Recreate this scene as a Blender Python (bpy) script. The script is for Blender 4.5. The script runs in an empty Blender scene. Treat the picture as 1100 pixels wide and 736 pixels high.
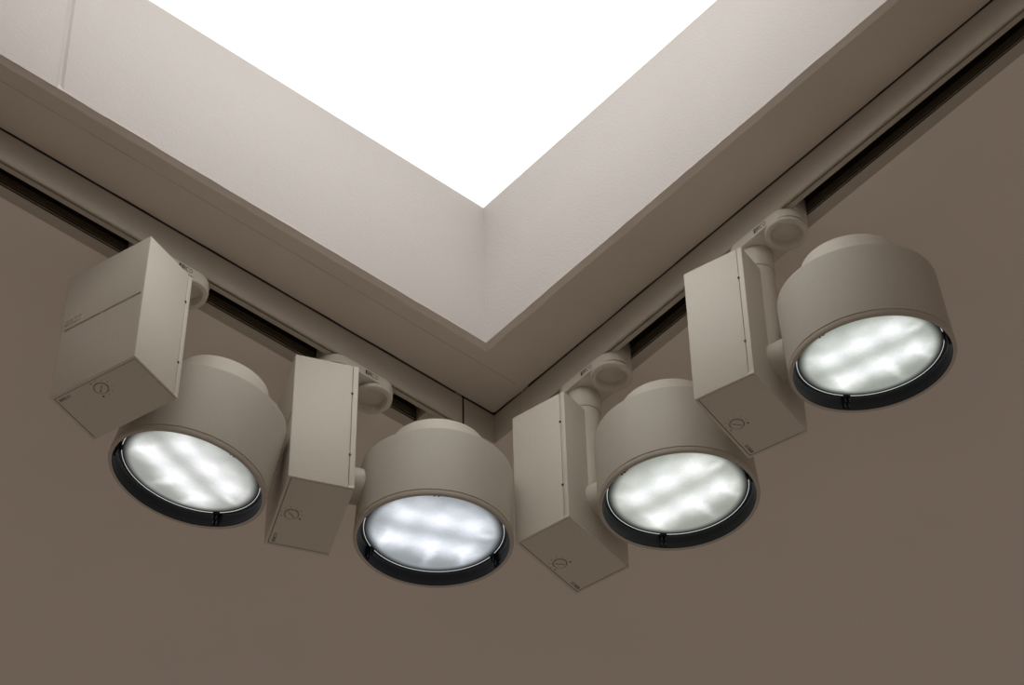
import bpy, bmesh, math
from mathutils import Matrix, Vector, noise

sc = bpy.context.scene
COL = sc.collection
Z0 = 3.7                      # height of the main ceiling above the floor
R = math.radians

# ------------------------------------------------------------------ materials
def mat(name, color, rough=0.5, metal=0.0, spec=0.5, bump=None, speck=None, coat=0.0):
    m = bpy.data.materials.new(name); m.use_nodes = True
    nt = m.node_tree; b = nt.nodes['Principled BSDF']
    b.inputs['Base Color'].default_value = (*color, 1)
    b.inputs['Roughness'].default_value = rough
    b.inputs['Metallic'].default_value = metal
    b.inputs['Specular IOR Level'].default_value = spec
    b.inputs['Coat Weight'].default_value = coat
    tc = nt.nodes.new('ShaderNodeTexCoord')
    if bump:
        scale, strength, dist = bump
        n = nt.nodes.new('ShaderNodeTexNoise'); n.inputs['Scale'].default_value = scale
        n.inputs['Detail'].default_value = 3.0
        bp = nt.nodes.new('ShaderNodeBump'); bp.inputs['Strength'].default_value = strength
        bp.inputs['Distance'].default_value = dist
        nt.links.new(tc.outputs['Object'], n.inputs['Vector'])
        nt.links.new(n.outputs['Fac'], bp.inputs['Height'])
        nt.links.new(bp.outputs['Normal'], b.inputs['Normal'])
    if speck:
        scale, amt = speck
        n = nt.nodes.new('ShaderNodeTexNoise'); n.inputs['Scale'].default_value = scale
        n.inputs['Detail'].default_value = 4.0
        mr = nt.nodes.new('ShaderNodeMapRange')
        mr.inputs['From Min'].default_value = 0.3; mr.inputs['From Max'].default_value = 0.7
        mr.inputs['To Min'].default_value = 1 - amt; mr.inputs['To Max'].default_value = 1 + amt
        mx = nt.nodes.new('ShaderNodeVectorMath'); mx.operation = 'SCALE'
        mx.inputs[0].default_value = color
        nt.links.new(tc.outputs['Object'], n.inputs['Vector'])
        nt.links.new(n.outputs['Fac'], mr.inputs['Value'])
        nt.links.new(mr.outputs['Result'], mx.inputs['Scale'])
        nt.links.new(mx.outputs['Vector'], b.inputs['Base Color'])
    return m

PLASTER = mat('plaster', (0.645, 0.612, 0.598), 0.85, spec=0.2, bump=(330, 0.5, 0.0008), speck=(9, 0.012))
CEILING = mat('ceiling_paint', (0.84, 0.775, 0.73), 0.9, spec=0.2, bump=(260, 0.18, 0.0006), speck=(5, 0.025))
SOFFIT = mat('soffit_paint', (0.70, 0.635, 0.575), 0.9, spec=0.2, bump=(200, 0.2, 0.0006), speck=(12, 0.03))
TRACKP = mat('track_paint', (0.45, 0.41, 0.352), 0.45, spec=0.4, bump=(600, 0.05, 0.0002))
SLOTM = mat('slot_plastic', (0.05, 0.038, 0.026), 0.6)
COPPER = mat('conductor_rail_brown', (0.16, 0.118, 0.08), 0.55)
LAMP = mat('housing_paint', (0.66, 0.622, 0.555), 0.5, spec=0.4, bump=(900, 0.10, 0.0002), speck=(300, 0.02))
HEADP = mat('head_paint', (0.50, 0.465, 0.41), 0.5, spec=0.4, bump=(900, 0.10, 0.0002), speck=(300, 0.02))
DARKLINE = mat('printed_grey', (0.06, 0.05, 0.042), 0.6)
INK_SHADE = mat('black_print_and_shade', (0.008, 0.008, 0.008), 0.5)  # black of the wordmark, also the painted shade inside the gaps
BLACK = mat('black_glare_ring', (0.009, 0.010, 0.0145), 0.38, spec=0.4)
SCREW = mat('dark_screw', (0.03, 0.027, 0.022), 0.4, metal=0.5)
LINE = mat('filler_line', (0.46, 0.41, 0.37), 0.9, spec=0.2)

def lens_mat(name, tint):
    """frosted glass over two rows of three light sources; each lens gives off its own slightly different white"""
    m = bpy.data.materials.new(name); m.use_nodes = True
    nt = m.node_tree; nt.nodes.clear(); N = nt.nodes.new; L = nt.links.new
    out = N('ShaderNodeOutputMaterial'); tc = N('ShaderNodeTexCoord')
    def math_(op, a, b=None, c=None):
        n = N('ShaderNodeMath'); n.operation = op
        for k, v in enumerate((a, b, c)):
            if v is None: continue
            if isinstance(v, (int, float)): n.inputs[k].default_value = v
            else: L(v, n.inputs[k])
        return n.outputs[0]
    nz = N('ShaderNodeTexNoise'); nz.inputs['Scale'].default_value = 55; nz.inputs['Detail'].default_value = 3
    L(tc.outputs['Object'], nz.inputs['Vector'])
    off = N('ShaderNodeVectorMath'); off.operation = 'MULTIPLY_ADD'
    L(nz.outputs['Color'], off.inputs[0]); off.inputs[1].default_value = (0.012,)*3
    sub = N('ShaderNodeVectorMath'); sub.operation = 'SUBTRACT'
    L(tc.outputs['Object'], sub.inputs[0]); sub.inputs[1].default_value = (0.006,)*3
    L(sub.outputs[0], off.inputs[2])
    sep = N('ShaderNodeSeparateXYZ'); L(off.outputs[0], sep.inputs[0])
    x = math_('DIVIDE', sep.outputs[0], 0.0705); y = math_('DIVIDE', sep.outputs[1], 0.0705)
    total = None
    spots = []
    for cx in (-0.50, 0.0, 0.50):
        for cy in (-0.32, 0.28):
            spots.append((cx, cy, 0.19, 0.165, 0.95))
    spots += [(-0.62, 0.40, 0.05, 0.16, 0.42), (0.08, 0.52, 0.05, 0.17, 0.40), (0.58, 0.46, 0.05, 0.15, 0.30),
              (0.74, -0.14, 0.10, 0.05, 0.45), (0.20, -0.62, 0.16, 0.10, 0.35), (-0.30, -0.66, 0.16, 0.10, 0.30)]  # streaks and reflections in the glass, painted into the glow
    for cx, cy, sx, sy, a in spots:
        dx = math_('DIVIDE', math_('SUBTRACT', x, cx), sx); dy = math_('DIVIDE', math_('SUBTRACT', y, cy), sy)
        r2 = math_('ADD', math_('MULTIPLY', dx, dx), math_('MULTIPLY', dy, dy))
        g = math_('MULTIPLY', math_('EXPONENT', math_('MULTIPLY', r2, -0.5)), a)
        total = g if total is None else math_('ADD', total, g)
    so = N('ShaderNodeSeparateXYZ'); L(tc.outputs['Object'], so.inputs[0])
    rr = math_('DIVIDE', math_('SQRT', math_('ADD', math_('MULTIPLY', so.outputs[0], so.outputs[0]), math_('MULTIPLY', so.outputs[1], so.outputs[1]))), 0.0705)
    fall = N('ShaderNodeMapRange'); fall.interpolation_type = 'SMOOTHSTEP'
    fall.inputs['From Min'].default_value = 0.99; fall.inputs['From Max'].default_value = 0.84
    fall.inputs['To Min'].default_value = 0.03; fall.inputs['To Max'].default_value = 1.0
    L(rr, fall.inputs['Value'])
    fine = N('ShaderNodeTexNoise'); fine.inputs['Scale'].default_value = 700; fine.inputs['Detail'].default_value = 2
    L(tc.outputs['Object'], fine.inputs['Vector'])
    grain = math_('MULTIPLY_ADD', fine.outputs['Fac'], 0.25, 0.875)
    s = math_('MULTIPLY', math_('MULTIPLY', math_('ADD', math_('MULTIPLY', total, 0.74), 0.33), fall.outputs['Result']), grain)
    em = N('ShaderNodeEmission')
    cm = N('ShaderNodeMix'); cm.data_type = 'RGBA'
    cm.inputs[6].default_value = (tint[0]*0.97, tint[1], tint[2]*0.93, 1); cm.inputs[7].default_value = (0.5+0.5*tint[0], 0.5+0.5*tint[1], 0.53+0.5*tint[2], 1)
    L(math_('MINIMUM', total, 1.0), cm.inputs[0]); L(cm.outputs[2], em.inputs['Color']); L(s, em.inputs['Strength'])
    gl = N('ShaderNodeBsdfGlossy'); gl.inputs['Roughness'].default_value = 0.15
    gl.inputs['Color'].default_value = (0.04, 0.04, 0.04, 1)
    ad = N('ShaderNodeAddShader'); L(em.outputs[0], ad.inputs[0]); L(gl.outputs[0], ad.inputs[1])
    L(ad.outputs[0], out.inputs['Surface'])
    return m
def edge_mat():
    m = bpy.data.materials.new('glass_edge'); m.use_nodes = True
    b = m.node_tree.nodes['Principled BSDF']
    b.inputs['Base Color'].default_value = (0.8, 0.82, 0.82, 1); b.inputs['Roughness'].default_value = 0.3
    b.inputs['Emission Color'].default_value = (0.95, 1.0, 1.0, 1); b.inputs['Emission Strength'].default_value = 0.55
    return m
EDGE = edge_mat()

def diffuser_mat():
    m = bpy.data.materials.new('skylight_diffuser'); m.use_nodes = True
    nt = m.node_tree; nt.nodes.clear()
    out = nt.nodes.new('ShaderNodeOutputMaterial')
    tr = nt.nodes.new('ShaderNodeBsdfTranslucent'); tr.inputs['Color'].default_value = (0.95, 0.945, 0.925, 1)
    df = nt.nodes.new('ShaderNodeBsdfDiffuse'); df.inputs['Color'].default_value = (0.5, 0.5, 0.5, 1)
    mx = nt.nodes.new('ShaderNodeMixShader'); mx.inputs[0].default_value = 0.12
    nt.links.new(tr.outputs[0], mx.inputs[1]); nt.links.new(df.outputs[0], mx.inputs[2])
    nt.links.new(mx.outputs[0], out.inputs['Surface'])
    return m
DIFFUSER = diffuser_mat()

# ------------------------------------------------------------------ mesh helpers
def finish(name, bm, m, parent=None, smooth=30, matrix=None):
    bmesh.ops.recalc_face_normals(bm, faces=bm.faces)
    me = bpy.data.meshes.new(name); bm.to_mesh(me); bm.free()
    return link(name, me, m, parent, smooth, matrix)
def link(name, me, m, parent=None, smooth=30, matrix=None):
    me.name = name
    me.materials.clear(); me.materials.append(m)
    if smooth:
        for p in me.polygons: p.use_smooth = True
        me.set_sharp_from_angle(angle=R(smooth))
    o = bpy.data.objects.new(name, me); COL.objects.link(o)
    if parent: o.parent = parent
    if matrix is not None: o.matrix_local = matrix
    return o
def box(bm, x0, x1, y0, y1, z0, z1, bev=0.0, seg=2):
    r = bmesh.ops.create_cube(bm, size=1.0)
    vs = r['verts']
    for v in vs:
        v.co = Vector(((x0+x1)/2 + v.co.x*(x1-x0), (y0+y1)/2 + v.co.y*(y1-y0), (z0+z1)/2 + v.co.z*(z1-z0)))
    if bev:
        es = list({e for v in vs for e in v.link_edges})
        bmesh.ops.bevel(bm, geom=es, offset=bev, segments=seg, profile=0.5, affect='EDGES', clamp_overlap=True)
def prism(bm, pts, z0, z1):
    lo = [bm.verts.new((x, y, z0)) for x, y in pts]; hi = [bm.verts.new((x, y, z1)) for x, y in pts]
    n = len(pts)
    bm.faces.new(lo); bm.faces.new(hi)
    for i in range(n): bm.faces.new((lo[i], lo[(i+1) % n], hi[(i+1) % n], hi[i]))
def lathe(bm, prof, n=96, M=None, close=True):
    """revolve (r, z) round the z axis; profile may be closed into a loop"""
    rings = []
    for r, z in prof:
        if r < 1e-7: rings.append([bm.verts.new((0, 0, z))])
        else: rings.append([bm.verts.new((r*math.cos(2*math.pi*k/n), r*math.sin(2*math.pi*k/n), z)) for k in range(n)])
    pairs = list(zip(rings[:-1], rings[1:]))
    if close: pairs.append((rings[-1], rings[0]))
    for a, b in pairs:
        if len(a) == 1 and len(b) == 1: continue
        for k in range(n):
            k2 = (k+1) % n
            if len(a) == 1: bm.faces.new((a[0], b[k2], b[k]))
            elif len(b) == 1: bm.faces.new((a[k], a[k2], b[0]))
            else: bm.faces.new((a[k], a[k2], b[k2], b[k]))
    if M is not None: bmesh.ops.transform(bm, matrix=M, verts=[v for rr in rings for v in rr])
def cyl(bm, r, z0, z1, n=48, M=None, bev=0.0):
    if bev: p = [(0, z0), (r-bev, z0), (r-bev*0.3, z0+bev*0.3), (r, z0+bev), (r, z1-bev), (r-bev*0.3, z1-bev*0.3), (r-bev, z1), (0, z1)]
    else: p = [(0, z0), (r, z0), (r, z1), (0, z1)]
    lathe(bm, p, n, M, close=False)
def extrude_x(bm, prof, x0, x1):
    """sweep a closed (y, z) outline along x"""
    a = [bm.verts.new((x0, y, z)) for y, z in prof]; b = [bm.verts.new((x1, y, z)) for y, z in prof]
    n = len(prof); bm.faces.new(a); bm.faces.new(b)
    for i in range(n): bm.faces.new((a[i], a[(i+1) % n], b[(i+1) % n], b[i]))
def cut(bm, cutter):
    """subtract one bmesh from another"""
    res = []
    for k in (bm, cutter):
        bmesh.ops.recalc_face_normals(k, faces=k.faces)
        me = bpy.data.meshes.new('tmp'); k.to_mesh(me); k.free()
        o = bpy.data.objects.new('tmp', me); COL.objects.link(o); res.append(o)
    md = res[0].modifiers.new('b', 'BOOLEAN'); md.operation = 'DIFFERENCE'; md.solver = 'EXACT'; md.object = res[1]
    dg = bpy.context.evaluated_depsgraph_get(); dg.update()
    me = bpy.data.meshes.new_from_object(res[0].evaluated_get(dg))
    out = bmesh.new(); out.from_mesh(me)
    bpy.data.meshes.remove(me)
    for o in res:
        d = o.data; bpy.data.objects.remove(o); bpy.data.meshes.remove(d)
    return out
def stroke_word(bm, w, h, t, M, weights=(0.19, 0.125, 0.08, 0.055)):
    """the four-letter mark E R C O whose letters grow thinner from left to right; centred, drawn in x/y, t thick"""
    g = w/4.0; lw = g*0.86
    def quad(p, q, wd):
        p, q = Vector(p), Vector(q); d = (q-p).normalized(); nn = Vector((-d.y, d.x))*wd/2
        new = []
        for z in (0, t):
            new.append([bm.verts.new((c.x, c.y, z)) for c in (p-nn, q-nn, q+nn, p+nn)])
        a, b = new
        bm.faces.new(a); bm.faces.new(b)
        for i in range(4): bm.faces.new((a[i], a[(i+1) % 4], b[(i+1) % 4], b[i]))
        vs.extend(a+b)
    def arc(cx, cy, rx, ry, a0, a1, wd, n):
        pts = [(a0+(a1-a0)*k/n) for k in range(n+1)]
        inner = [(cx+(rx-wd/2)*math.cos(a), cy+(ry-wd/2)*math.sin(a)) for a in pts]
        outer = [(cx+(rx+wd/2)*math.cos(a), cy+(ry+wd/2)*math.sin(a)) for a in pts]
        V = [[bm.verts.new((x, y, z)) for x, y in arr] for z in (0, t) for arr in (inner, outer)]
        for k in range(n):
            bm.faces.new((V[0][k], V[0][k+1], V[1][k+1], V[1][k])); bm.faces.new((V[2][k], V[2][k+1], V[3][k+1], V[3][k]))
            bm.faces.new((V[0][k], V[0][k+1], V[2][k+1], V[2][k])); bm.faces.new((V[1][k], V[1][k+1], V[3][k+1], V[3][k]))
        for arr in V: vs.extend(arr)
    vs = []
    we, wr, wc, wo = [k*h for k in weights]
    x = -w/2; y0, y1 = -h/2, h/2
    quad((x+we*0.6, y0), (x+we*0.6, y1), we*1.2)
    for yy in (y0+we*0.42, 0, y1-we*0.42): quad((x, yy), (x+lw, yy), we*0.84)
    x += g
    quad((x+wr/2, y0), (x+wr/2, y1), wr)
    quad((x, y1-wr*0.4), (x+lw*0.6, y1-wr*0.4), wr*0.8); quad((x, 0), (x+lw*0.6, 0), wr*0.8)
    arc(x+lw*0.6, h*0.25-wr*0.1, lw*0.3, h*0.25-wr*0.3, -math.pi/2, math.pi/2, wr*0.85, 10)
    quad((x+lw*0.45, 0), (x+lw*0.9, y0), wr*0.9)
    x += g
    arc(x+lw*0.5, 0, lw*0.48, h/2-wc/2, R(48), R(312), wc, 20)
    x += g
    arc(x+lw*0.52, 0, lw*0.5, h/2-wo/2, 0, R(360), wo, 28)
    bmesh.ops.transform(bm, matrix=M, verts=vs)
def frame(o, ax, ay):
    """matrix with local x along ax, y along ay"""
    ax, ay = Vector(ax), Vector(ay); az = ax.cross(ay)
    return Matrix(((ax.x, ay.x, az.x, o[0]), (ax.y, ay.y, az.y, o[1]), (ax.z, ay.z, az.z, o[2]), (0, 0, 0, 1)))
def thing(name, label, cat, M, group=None):
    o = bpy.data.objects.new(name, None); COL.objects.link(o)
    o.empty_display_size = 0.05; o.matrix_world = M
    o['label'] = label; o['category'] = cat
    if group: o['group'] = group
    return o
def struct(o):
    o['kind'] = 'structure'; return o

# ------------------------------------------------------------------ the setting
SH = 0.0422                    # step from the lower ceiling up to the soffit
W = 0.0734                     # soffit width (to the skylight wall)
TOP = 0.2596                    # height of the luminous panel
SPAN = 1.68                    # outer size of the square recess
S1 = 0.80                      # far sides of the skylight opening
CH = 0.0044                     # chamfer of the soffit edge
T1, T2, T3 = 0.0099, 0.0288, 0.0414      # slot near / far side, flange edge
JL, JR = 0.0447, 0.0437        # where the corner fascia ends on either side
FAR = 1.75

# lower ceiling: a slab with the square recess and the two track channels cut out
bm = bmesh.new()
outer = [(-3.2, -3.2), (4.2, -3.2), (4.2, 4.2), (-3.2, 4.2)]
hole = [(-0.0012, -0.0012), (JL, -0.0012), (JL, -T3), (FAR, -T3), (FAR, FAR), (-T3, FAR), (-T3, JR), (-0.0012, JR)]
def ring_slab(bm, outer, hole, z0, z1):
    from mathutils.geometry import delaunay_2d_cdt
    pts = [Vector(p) for p in outer+hole]; no = len(outer); nh = len(hole)
    edges = [(i, (i+1) % no) for i in range(no)] + [(no+i, no+(i+1) % nh) for i in range(nh)]
    v, e, f, *_ = delaunay_2d_cdt(pts, edges, [], 0, 1e-6)
    def inside(c, poly):
        s = False; n = len(poly)
        for i in range(n):
            (xa, ya), (xb, yb) = poly[i][:2], poly[(i+1) % n][:2]
            if (ya > c.y) != (yb > c.y) and c.x < (xb-xa)*(c.y-ya)/(yb-ya)+xa: s = not s
        return s
    for z in (z0, z1):
        vv = [bm.verts.new((p.x, p.y, z)) for p in v]
        if z == z0: lo = vv
        else: hi = vv
        for t in f:
            c = sum((v[i] for i in t), Vector((0, 0)))/len(t)
            if inside(c, outer) and not inside(c, hole): bm.faces.new([vv[i] for i in t])
    for poly in (outer, hole):
        n = len(poly)
        idx = [min(range(len(v)), key=lambda k: (v[k]-Vector(p)).length) for p in poly]
        for i in range(n):
            a, b = idx[i], idx[(i+1) % n]
            bm.faces.new((lo[a], lo[b], hi[b], hi[a]))
ring_slab(bm, outer, hole, Z0, Z0+0.30)
struct(finish('ceiling', bm, CEILING, smooth=0))

# soffit: the plaster band between track and skylight, with a slightly ragged outer edge and a chamfered inner one
bm = bmesh.new()
def soffit_ring(off, z, wob):
    pts = []
    S = SPAN
    def run(a, b, n):
        for k in range(n):
            t = k/n; pts.append((a[0]+(b[0]-a[0])*t, a[1]+(b[1]-a[1])*t))
    c = 0.0006
    lo = c+off; hi = S-c if off < 0.01 else S1+W-c-off
    rnd = 0.0025 if off < 0.01 else 0.0
    run((lo+rnd, lo), (hi, lo), 84); run((hi, lo), (hi, hi), 84); run((hi, hi), (lo, hi), 84); run((lo, hi), (lo, lo+rnd), 84); pts.append((lo, lo+max(rnd, 0.0005)))
    out = []
    for i, (x, y) in enumerate(pts):
        if wob:
            d = wob*(noise.noise(Vector((x*24, y*24, off*900)))+0.6*noise.noise(Vector((x*90, y*90, off*500))))
            if abs(y-lo) < 1e-6 : y += d
            if abs(x-lo) < 1e-6 :
                x += d
                if wob and off < 0.01 and y < 0.036: x += 0.0003
                elif wob and off < 0.01 and y < 0.052: x -= 0.0009
        out.append((x, y, z))
    return [bm.verts.new(p) for p in out]
zb = Z0+SH
levels = [soffit_ring(0.0, zb+0.03, 0.0), soffit_ring(0.0, zb, 0.0007), soffit_ring(0.0668, zb, 0.0012),
          soffit_ring(W-0.0002, zb+CH, 0.0006), soffit_ring(W-0.008, zb+0.03, 0.0)]
n = len(levels[0])
for a, b in zip(levels, levels[1:]+levels[:1]):
    for k in range(n):
        bm.faces.new((a[k], a[(k+1) % n], b[(k+1) % n], b[k]))
struct(finish('trim_1', bm, SOFFIT, smooth=8))

# hairline of filler that runs along the soffit
bm = bmesh.new()
x = 0.012
pts = []
while x < 0.70:
    pts.append((x, 0.0500+0.0007*noise.noise(Vector((x*14, 3.1, 0))))); x += 0.012
for (xa, ya), (xb, yb) in zip(pts, pts[1:]):
    w = 0.00030+0.00022*noise.noise(Vector((xa*20, 9, 0)))
    if w < 0.00012: continue
    prism(bm, [(xa, ya-w), (xb, yb-w), (xb, yb+w), (xa, ya+w)], zb-0.00012, zb+0.001)
struct(finish('trim_2', bm, LINE, smooth=0))

# skylight walls
def wall(name, M, joint):
    bm = bmesh.new()
    L0 = S1-W; z0, z1 = zb+CH*0.9, Z0+TOP+0.01
    xs = [(-0.0, 0.0), (L0, 0.0)]
    if joint is not None:
        j = joint
        xs = [(0, 0.0), (j-0.0008, 0.0), (j+0.0016, -0.0022), (j+0.0056, -0.0022), (j+0.0066, 0.0012), (j+0.0086, 0.0006), (L0, 0.0006)]
    rows = []
    for z in (z0, z1):
        rows.append([bm.verts.new((x, y, z)) for x, y in xs])
    back = [[bm.verts.new((x, -0.03, z)) for x in (0, L0)] for z in (z0, z1)]
    for i in range(len(xs)-1): bm.faces.new((rows[0][i], rows[0][i+1], rows[1][i+1], rows[1][i]))
    bm.faces.new((back[0][0], back[0][1], back[1][1], back[1][0]))
    for s in (0, 1): bm.faces.new(rows[s]+[back[s][1], back[s][0]])
    bm.faces.new((rows[0][0], rows[1][0], back[1][0], back[0][0])); bm.faces.new((rows[0][-1], rows[1][-1], back[1][1], back[0][1]))
    bmesh.ops.transform(bm, matrix=M, verts=bm.verts)
    return struct(finish(name, bm, PLASTER, smooth=0))
wall('wall_left', Matrix(((1, 0, 0, W), (0, 1, 0, W), (0, 0, 1, 0), (0, 0, 0, 1))), 0.611-W)
wall('wall_right', Matrix(((0, 1, 0, W), (1, 0, 0, W), (0, 0, 1, 0), (0, 0, 0, 1))), None)
wall('wall_front', Matrix(((1, 0, 0, W), (0, -1, 0, S1), (0, 0, 1, 0), (0, 0, 0, 1))), None)
wall('wall_back', Matrix(((0, -1, 0, S1), (1, 0, 0, W), (0, 0, 1, 0), (0, 0, 0, 1))), None)

# luminous skylight panel and the light above it
bm = bmesh.new(); box(bm, W-0.01, S1+0.01, W-0.01, S1+0.01, Z0+TOP, Z0+TOP+0.004)
bmesh.ops.delete(bm, geom=[f for f in bm.faces if f.normal.z > 0.5 or abs(f.normal.z) < 0.5], context='FACES')
struct(finish('window_1', bm, DIFFUSER, smooth=0))
bm = bmesh.new()
box(bm, W-0.05, S1+0.05, W-0.05, S1+0.05, Z0+TOP+0.012, Z0+TOP+1.0)
bmesh.ops.delete(bm, geom=[f for f in bm.faces if f.normal.z < -0.5], context='FACES')
struct(finish('wall_shaft', bm, mat('shaft_white', (0.35, 0.35, 0.34), 0.9), smooth=0))
ld = bpy.data.lights.new('daylight', 'AREA'); ld.shape = 'SQUARE'; ld.size = 0.4; ld.energy = 9.6; ld.color = (1.0, 0.99, 0.965)
lo_ = bpy.data.objects.new('daylight', ld); COL.objects.link(lo_); lo_.location = ((W+S1)/2, (W+S1)/2, Z0+TOP+0.60)

# corner fascia between the two tracks
bm = bmesh.new()
prism(bm, [(-0.0010, -0.0010), (JL-0.0028, -0.0010), (JL-0.0028, 0.0), (0.0, 0.0), (0.0, JR-0.0006), (-0.0010, JR-0.0006)], Z0-0.0006, Z0+SH-0.0022)
struct(finish('trim_3', bm, TRACKP, smooth=0))
bm = bmesh.new()
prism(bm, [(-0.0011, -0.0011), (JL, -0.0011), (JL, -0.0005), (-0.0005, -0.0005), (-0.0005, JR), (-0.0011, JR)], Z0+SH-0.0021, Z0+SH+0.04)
struct(finish('corner_gap_shade', bm, INK_SHADE, smooth=0))  # black strip above the fascia: painted shade of the gap under the soffit
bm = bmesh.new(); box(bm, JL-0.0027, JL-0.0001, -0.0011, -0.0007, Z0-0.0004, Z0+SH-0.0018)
struct(finish('joint_shade', bm, INK_SHADE, smooth=0))  # black strip that paints the shade of the open fascia joint

# ------------------------------------------------------------------ lighting tracks
def track(M, label, j):
    """local x runs away from the corner, y towards the room, z up"""
    t = thing('lighting_track', label, 'track', M)
    prof = [(-0.012, 0.090), (-0.012, SH-0.0026), (0.0, SH-0.0026), (0.0, 0.0010), (-0.0008, 0.0), (-0.0024, 0.0002), (-0.0026, 0.0024), (-0.0044, 0.0024), (-0.0046, 0.0),
            (-T1, 0.0), (-T1, 0.0018), (-T1+0.0020, 0.0018), (-T1+0.0020, 0.036), (-T2-0.0060, 0.036), (-T2-0.0060, 0.0009),
            (-T2, 0.0009), (-T2, 0.0), (-T3, 0.0), (-T3, 0.090)]
    bm = bmesh.new(); extrude_x(bm, prof, j, FAR)
    finish('rail_profile', bm, TRACKP, t, smooth=20)
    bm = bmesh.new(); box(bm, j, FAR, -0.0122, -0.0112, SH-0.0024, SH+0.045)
    finish('gap_shade', bm, INK_SHADE, t, smooth=0)  # black strip added as shade in the gap between track and soffit
    # inner insulated liner with ridges that carry the conductors
    y = -T2-0.0010
    pr = [(y, 0.0025), (y-0.0012, 0.0025), (y-0.0012, 0.0340), (-T1+0.0006, 0.0340), (-T1+0.0006, 0.0025), (-T1+0.0014, 0.0025), (-T1+0.0014, 0.0350), (y-0.0030, 0.0350), (y-0.0030, 0.0010), (y, 0.0010)]
    bm = bmesh.new(); extrude_x(bm, pr, j+0.041, FAR-0.001)
    finish('slot_liner', bm, SLOTM, t, smooth=0)
    for za, zc in ((0.0086, 0.0108), (0.0122, 0.0142), (0.0156, 0.0174)):
        bm = bmesh.new(); box(bm, j+0.042, FAR-0.002, y-0.0013, y+0.0008, za, zc)
        finish('conductor_rail', bm, COPPER, t, smooth=0)
    bm = bmesh.new(); box(bm, j+0.042, FAR-0.002, -T2-0.0013, -T2-0.0003, 0.0040, 0.0046)
    finish('contact_guard', bm, TRACKP, t, smooth=0)
    bm = bmesh.new(); box(bm, j+0.0005, j+0.0405, -T2+0.0002, -T1-0.0002, 0.0015, 0.030, 0.0006)
    finish('end_feed', bm, TRACKP, t)
    return t
track(Matrix.Translation((0, 0, Z0)), 'long grey lighting track along the left side of the skylight, holding the two left spotlights', JL)
MR = Matrix(((0, 1, 0, 0), (1, 0, 0, 0), (0, 0, 1, Z0), (0, 0, 0, 1)))     # mirrored run, so its mesh is turned over below
def track_right(label):
    t = track(Matrix.Identity(4), label, JR)
    for c in list(t.children):
        c.data.transform(Matrix(((0, 1, 0, 0), (1, 0, 0, 0), (0, 0, 1, 0), (0, 0, 0, 1)))); c.data.flip_normals()
    t.matrix_world = Matrix.Translation((0, 0, Z0))
    return t
track_right('long grey lighting track along the right side of the skylight, holding the two right spotlights')

# ------------------------------------------------------------------ the spotlight
X0, X1, Y0, Y1, ZT, ZB = -0.0533, 0.0131, -0.0499, 0.0522, -0.0440, -0.2151
LID = 0.0056
ZP, XH = -0.1628, 0.1088
PR = 0.0172                    # post radius
PX = 0.0035                    # post axis inside the lamp frame
RO = 0.0477                     # ring from post axis, along the track
AH = 0.0115                    # adapter depth

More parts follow.
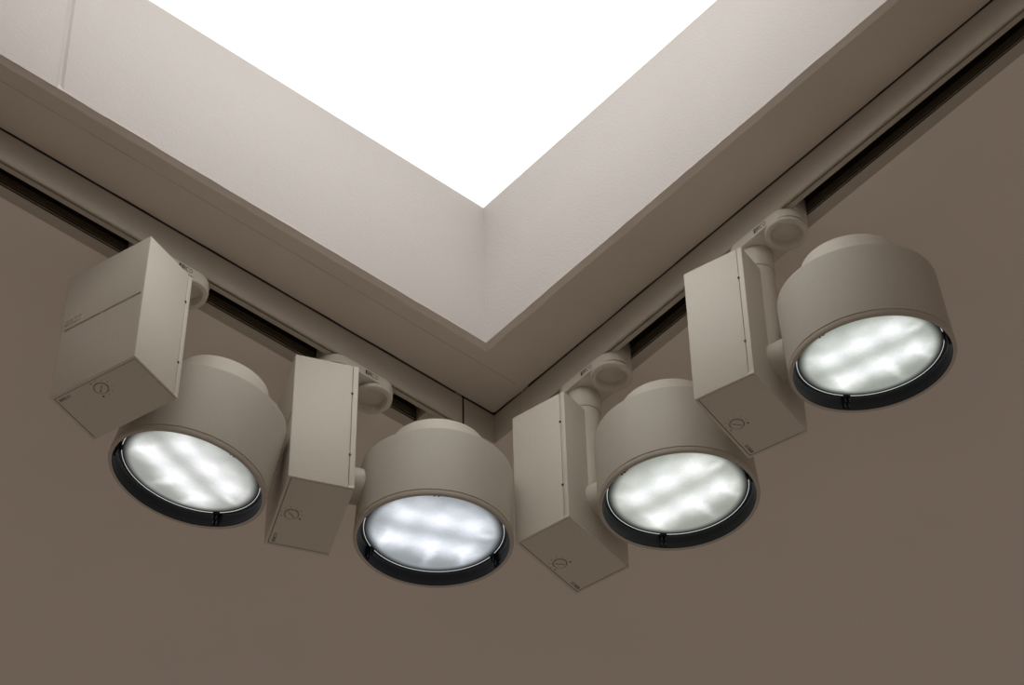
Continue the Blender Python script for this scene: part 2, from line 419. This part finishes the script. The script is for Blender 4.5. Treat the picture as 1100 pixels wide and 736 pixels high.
def build_spotlight(label, M, Mlamp, tilt, group, lens):
    t = thing('track_spotlight', label, 'spotlight', M, group)
    # --- adapter, in the track frame: x along the track towards the ring, -y to the room
    hw = 0.0204
    bm = bmesh.new()
    pts = []
    x_a, x_b = -0.023+hw, RO+0.0012
    for k in range(33):
        a = -math.pi/2+math.pi*k/32; pts.append((x_b+(hw+0.0012)*math.cos(a), hw*math.sin(a)))
    for k in range(33):
        a = math.pi/2+math.pi*k/32; pts.append((x_a+hw*math.cos(a), hw*math.sin(a)))
    prism(bm, pts, -AH, -0.0004)
    es = [e for e in bm.edges if all(abs(v.co.z+AH) < 1e-6 for v in e.verts)]
    bmesh.ops.bevel(bm, geom=es, offset=0.0009, segments=2, affect='EDGES')
    box(bm, -0.020, RO+0.0225, -0.0089, 0.0086, -0.0010, 0.022, 0.0008)
    kn = bmesh.new(); cyl(kn, 0.0175, -AH-0.01, -AH+0.0052, 48, Matrix.Translation((RO, 0, 0)))
    bm = cut(bm, kn)
    ad = finish('track_adapter', bm, LAMP, t, smooth=40)
    bm = bmesh.new()
    prof = [(0.0, -AH+0.0036), (0.0146, -AH+0.0036), (0.0154, -AH+0.0030), (0.0160, -AH-0.0048), (0.0167, -AH-0.0056), (0.0206, -AH-0.0056),
            (0.0216, -AH-0.0047), (0.0218, -AH-0.0032), (0.0218, -AH-0.0013), (0.0204, -AH-0.0010), (0.0204, -AH-0.0001), (0.0174, -AH-0.0001), (0.0174, -AH+0.0050), (0.0, -AH+0.0050)]
    lathe(bm, prof, 64, Matrix.Translation((RO, 0, 0)), close=False)
    finish('locking_ring', bm, LAMP, ad, smooth=40)
    bm = bmesh.new()
    stroke_word(bm, 0.0168, 0.0056, 0.00025, frame((0.0318, -hw-0.0001, -0.0056), (1, 0, 0), (0, 0, 1)))
    finish('wordmark', bm, INK_SHADE, ad, smooth=0)['label'] = 'black printed wordmark'

    # --- turning body
    bm = bmesh.new(); cyl(bm, PR+0.0003, -0.0376, -AH+0.0002, 64, Matrix.Translation((PX, 0, 0)), 0.0006)
    finish('collar', bm, LAMP, t, matrix=Mlamp)
    bm = bmesh.new(); cyl(bm, PR-0.0008, ZP-0.013, -0.0366, 64, Matrix.Translation((PX, 0, 0)), 0.0005)
    post = finish('post', bm, LAMP, t, matrix=Mlamp)
    bm = bmesh.new()
    MX = Matrix(((0, 0, 1, 0), (0, 1, 0, 0), (-1, 0, 0, ZP), (0, 0, 0, 1)))
    lathe(bm, [(0, -0.004), (0.0188, -0.004), (0.0188, 0.0300), (0.0184, 0.0306), (0.0166, 0.0306), (0.0166, 0.0345), (0, 0.0340)], 64, MX, close=False)
    finish('swivel_joint', bm, LAMP, post)

    bm = bmesh.new(); box(bm, X0, X1-LID-0.0005, Y0, Y1, ZB, ZT, 0.0009)
    zs = ZT-0.470*(ZT-ZB)
    kn = bmesh.new(); box(kn, X0-0.01, X0+0.0035, Y0+0.0035, Y1-0.0045, zs-0.0015, zs+0.0015)
    bm = cut(bm, kn)
    kn = bmesh.new(); box(kn, X0+0.0030, X1+0.01, Y0+0.0022, Y1-0.0030, ZB-0.01, ZB+0.0026)
    bm = cut(bm, kn)
    hs = finish('driver_housing', bm, LAMP, t, smooth=40, matrix=Mlamp)
    bm = bmesh.new(); box(bm, X0+0.0010, X0+0.0030, 0.0002, 0.0042, zs-0.0012, zs+0.0016, 0.0003)
    finish('latch', bm, LAMP, hs)
    bm = bmesh.new()
    stroke_word(bm, 0.0215, 0.0072, 0.0009, frame((X0+0.0001, Y1-0.0160, zs+0.0098), (0, -1, 0), (0, 0, 1)), (0.22, 0.17, 0.12, 0.09))
    finish('embossed_wordmark', bm, LAMP, hs, smooth=0)
    # side plate towards the post, two tiny screws in the seam
    bm = bmesh.new(); box(bm, X1-LID, X1, Y0+0.0001, Y1, ZB+0.0026, ZT, 0.0005)
    finish('side_plate', bm, LAMP, hs, smooth=40)
    for fz in (0.235, 0.738):
        bm = bmesh.new()
        cyl(bm, 0.0013, -0.0005, 0.0005, 20, frame((X1-LID-0.0004, Y0, ZT+fz*(ZB-ZT)), (1, 0, 0), (0, 0, 1)))
        finish('screw', bm, SCREW, hs)
    for ya, yb in ((Y1-0.0029, Y1-0.0001), (Y0+0.0001, Y0+0.0021)):
        bm = bmesh.new(); box(bm, X1-LID-0.0006, X1, ya, yb, ZB+0.0001, ZB+0.0030, 0.0003)
        finish('edge_strip', bm, LAMP, hs)
    # end panel with dial, printed marks and wordmark
    dx, dy = X0+0.0162, Y0+0.514*(Y1-Y0)
    bm = bmesh.new(); box(bm, X0+0.0039, X1-0.0001, Y0+0.0028, Y1-0.0039, ZB+0.0001, ZB+0.0024, 0.0003)
    kn = bmesh.new(); cyl(kn, 0.0076, -0.01, 0.0019, 48, Matrix.Translation((dx, dy, ZB)))
    bm = cut(bm, kn)
    ep = finish('end_panel', bm, LAMP, t, smooth=40, matrix=Mlamp)
    bm = bmesh.new(); cyl(bm, 0.0063, -0.0008, 0.0021, 48, Matrix.Translation((dx, dy, ZB)), 0.0004)
    kn = bmesh.new(); box(kn, -0.0048, 0.0048, -0.0008, 0.0008, -0.01, 0.0008)
    bmesh.ops.transform(kn, matrix=Matrix.Translation((dx, dy, ZB)) @ Matrix.Rotation(R(44), 4, 'Z'), verts=kn.verts)
    bm = cut(bm, kn)
    finish('dial', bm, LAMP, ep, smooth=40)
    bm = bmesh.new()
    for k in range(8):
        a = R(154+33.1*k); r = 0.00095 if k == 7 else (0.0007 if k == 0 else 0.00038)
        cyl(bm, r, -0.0001, 0.0006, 12, Matrix.Translation((dx+0.0106*math.cos(a), dy+0.0106*math.sin(a), ZB)))
    d = finish('dial_marks', bm, DARKLINE, ep); d['kind'] = 'stuff'
    bm = bmesh.new()
    stroke_word(bm, 0.0125, 0.0030, 0.00025, frame((X0+0.0080, Y0+0.875*(Y1-Y0), ZB+0.0001), (0, -1, 0), (-1, 0, 0)), (0.15, 0.13, 0.11, 0.09))
    finish('printed_wordmark', bm, DARKLINE, ep, smooth=0)

    # --- head: local -z is the beam
    Mh = Mlamp @ Matrix.Translation((XH, 0, ZP)) @ Matrix.Rotation(tilt, 4, 'X')
    E1, E2, E3, RB = -0.0495, 0.0367, 0.0698, 0.0776
    bm = bmesh.new()
    prof = [(0.0764, E1+0.004), (0.0764, E1+0.0005), (0.0769, E1), (0.0789, E1), (0.0797, E1+0.0004), (0.0802, E1+0.0014), (0.0802, E1+0.0046),
            (0.0791, E1+0.0050), (0.0791, E1+0.0062), (0.0799, E1+0.0067)]
    body = [(0.0799, E1+0.0067), (RB, E2-0.0045), (RB-0.0008, E2-0.0018), (RB-0.0030, E2-0.0002), (RB-0.0055, E2), (0.0, E2), (0.0, E2-0.004), (RB-0.006, E2-0.006), (0.0764, E1+0.010), (0.0764, E1+0.004)]
    lathe(bm, prof+body[1:], 128, close=False)
    hd = finish('lamp_head', bm, HEADP, t, smooth=35, matrix=Mh)
    bm = bmesh.new()
    lathe(bm, [(0, E2-0.002), (0.0524, E2-0.002), (0.0512, E2+0.002), (0.0487, E3-0.0016), (0.0481, E3-0.0004), (0.0470, E3), (0, E3)], 96, close=False)
    finish('rear_cap', bm, LAMP, hd, smooth=35)
    bm = bmesh.new()
    lathe(bm, [(0.0764, E1+0.0008), (0.0760, E1+0.0007), (0.0756, E1+0.0014), (0.0750, E1+0.0072), (0.0744, E1+0.0080), (0.0734, E1+0.0150), (0.0720, E1+0.0160), (0.064, E1+0.0162), (0.064, E1+0.020), (0.0764, E1+0.020)], 128)
    finish('glare_ring', bm, BLACK, hd, smooth=35)['label'] = 'black inner glare ring'
    zl = E1+0.0140
    bm = bmesh.new()
    prof = [(0, -0.0034)]
    for k in range(1, 17):
        r = 0.0700*k/16; prof.append((r, -0.0034*(1-(k/16)**4)))
    prof += [(0.0700, 0.0016), (0, 0.0016)]
    lathe(bm, prof, 128, close=False)
    ln = finish('lens', bm, lens, t, smooth=40, matrix=Mh @ Matrix.Translation((0, 0, zl)))
    ln['label'] = 'lit frosted glass lens'
    bm = bmesh.new()
    lathe(bm, [(0.0700, 0.0000), (0.0703, -0.0005), (0.0706, 0.0000), (0.0706, 0.0012), (0.0700, 0.0012)], 128)
    finish('lens_edge', bm, EDGE, ln, smooth=40)
    for a in (17, 137, 257):
        bm = bmesh.new()
        box(bm, 0.0692, 0.0745, -0.0036, 0.0036, E1+0.0118, E1+0.0150, 0.0004)
        box(bm, 0.0728, 0.0752, -0.0032, -0.0010, E1+0.0020, E1+0.0140, 0.0004)
        box(bm, 0.0728, 0.0752, 0.0010, 0.0032, E1+0.0020, E1+0.0140, 0.0004)
        box(bm, 0.0696, 0.0716, -0.0028, -0.0012, E1+0.0060, E1+0.0130, 0.0003)
        box(bm, 0.0696, 0.0716, 0.0012, 0.0028, E1+0.0060, E1+0.0130, 0.0003)
        bmesh.ops.transform(bm, matrix=Matrix.Rotation(R(a), 4, 'Z'), verts=bm.verts)
        finish('clip', bm, BLACK, hd)['label'] = 'black lens clip'
    return t

# place: along-track position, world heading of the lamp's own x axis, lean angles, head tilt, lens tint
PO = -0.0195
LAMPS = [
    ('L', 0.43826, -163.666, 0.089, 2.005, 16.30, (1.0, 1.0, 1.0), 'leftmost spotlight, its slotted driver box turned to show two upright sides above the lamp head'),
    ('L', 0.19983, 156.219, -0.791, 0.780, 6.99, (0.90, 0.95, 1.08), 'second spotlight from the left, its driver box facing forward, its lens the most bluish white'),
    ('R', 0.11658, 102.156, 0.729, 0.569, 4.55, (0.97, 1.0, 0.95), 'third spotlight from the left, nearer the skylight corner on the right track, box hanging lowest'),
    ('R', 0.37644, 105.509, 0.923, 0.697, 10.36, (0.96, 1.0, 0.96), 'rightmost spotlight, farther from the skylight corner on the right track, its head highest'),
]
GROUP = 'track spotlights under the skylight'
def frames(trk, tpos, head, lx, ly):
    if trk == 'L': base = Vector((tpos, PO, Z0)); rot = 180.0
    else: base = Vector((PO, tpos, Z0)); rot = 90.0
    M = Matrix.Translation(base) @ Matrix.Rotation(R(rot), 4, 'Z')
    a = R(head); ex = Vector((math.cos(a), math.sin(a), 0)); ey = Vector((-math.sin(a), math.cos(a), 0)); ez = Vector((0, 0, 1))
    p, q = R(lx), R(ly)
    ey, ez = ey*math.cos(p)+ez*math.sin(p), ez*math.cos(p)-ey*math.sin(p)
    ex, ez = ex*math.cos(q)-ez*math.sin(q), ez*math.cos(q)+ex*math.sin(q)
    Mw = Matrix(((ex.x, ey.x, ez.x, base.x), (ex.y, ey.y, ez.y, base.y), (ex.z, ey.z, ez.z, base.z), (0, 0, 0, 1)))
    return M, M.inverted() @ Mw
first = None
for i, (trk, tpos, head, lx, ly, tilt, tint, label) in enumerate(LAMPS):
    M, Ml = frames(trk, tpos, head, lx, ly)
    lm = lens_mat('lens_light', tint)
    if first is None:
        first = build_spotlight(label, M, Ml, R(tilt), GROUP, lm)
        continue
    r = first.copy(); COL.objects.link(r); r.matrix_world = M; r['label'] = label; r['category'] = 'spotlight'; r['group'] = GROUP
    Mh = Ml @ Matrix.Translation((XH, 0, ZP)) @ Matrix.Rotation(R(tilt), 4, 'X')
    for ch in list(first.children):
        c = ch.copy(); COL.objects.link(c); c.parent = r
        st = ch.name.split('.')[0]
        if st == 'track_adapter': pass
        elif st == 'lamp_head': c.matrix_local = Mh
        elif st == 'lens':
            c.matrix_local = Mh @ Matrix.Translation((0, 0, -0.0495+0.0140))
            c.data = ch.data.copy(); c.data.materials[0] = lm
        else: c.matrix_local = Ml
        for g in ch.children:
            d = g.copy(); COL.objects.link(d); d.parent = c

# ------------------------------------------------------------------ light of the room below, camera, view
w = bpy.data.worlds.new('room_light'); sc.world = w; w.use_nodes = True
bg = w.node_tree.nodes['Background']; bg.inputs['Color'].default_value = (0.1785, 0.146, 0.121, 1); bg.inputs['Strength'].default_value = 1.0

cd = bpy.data.cameras.new('camera'); co = bpy.data.objects.new('camera', cd); COL.objects.link(co)
cd.sensor_fit = 'HORIZONTAL'; cd.sensor_width = 36.0; cd.lens = 36.0*3171.86/1100.0
cd.clip_start = 0.05; cd.clip_end = 100
rt = Vector((-0.7596, 0.6501, -0.0193)); up = Vector((0.4539, 0.5511, 0.7002)); fw = Vector((-0.4658, -0.5231, 0.7137))
fw.normalize(); rt = (rt-fw*rt.dot(fw)).normalized(); up = rt.cross(fw)
co.matrix_world = Matrix(((rt.x, up.x, -fw.x, 1.50278), (rt.y, up.y, -fw.y, 1.72004), (rt.z, up.z, -fw.z, Z0-2.17546), (0, 0, 0, 1)))
sc.camera = co

vs = sc.view_settings
sc.display_settings.display_device = 'sRGB'
vs.view_transform = 'Standard'; vs.look = 'None'; vs.exposure = 0.0; vs.gamma = 1.0; vs.use_curve_mapping = False
cy = sc.cycles
cy.max_bounces = 8; cy.diffuse_bounces = 5; cy.use_denoising = True
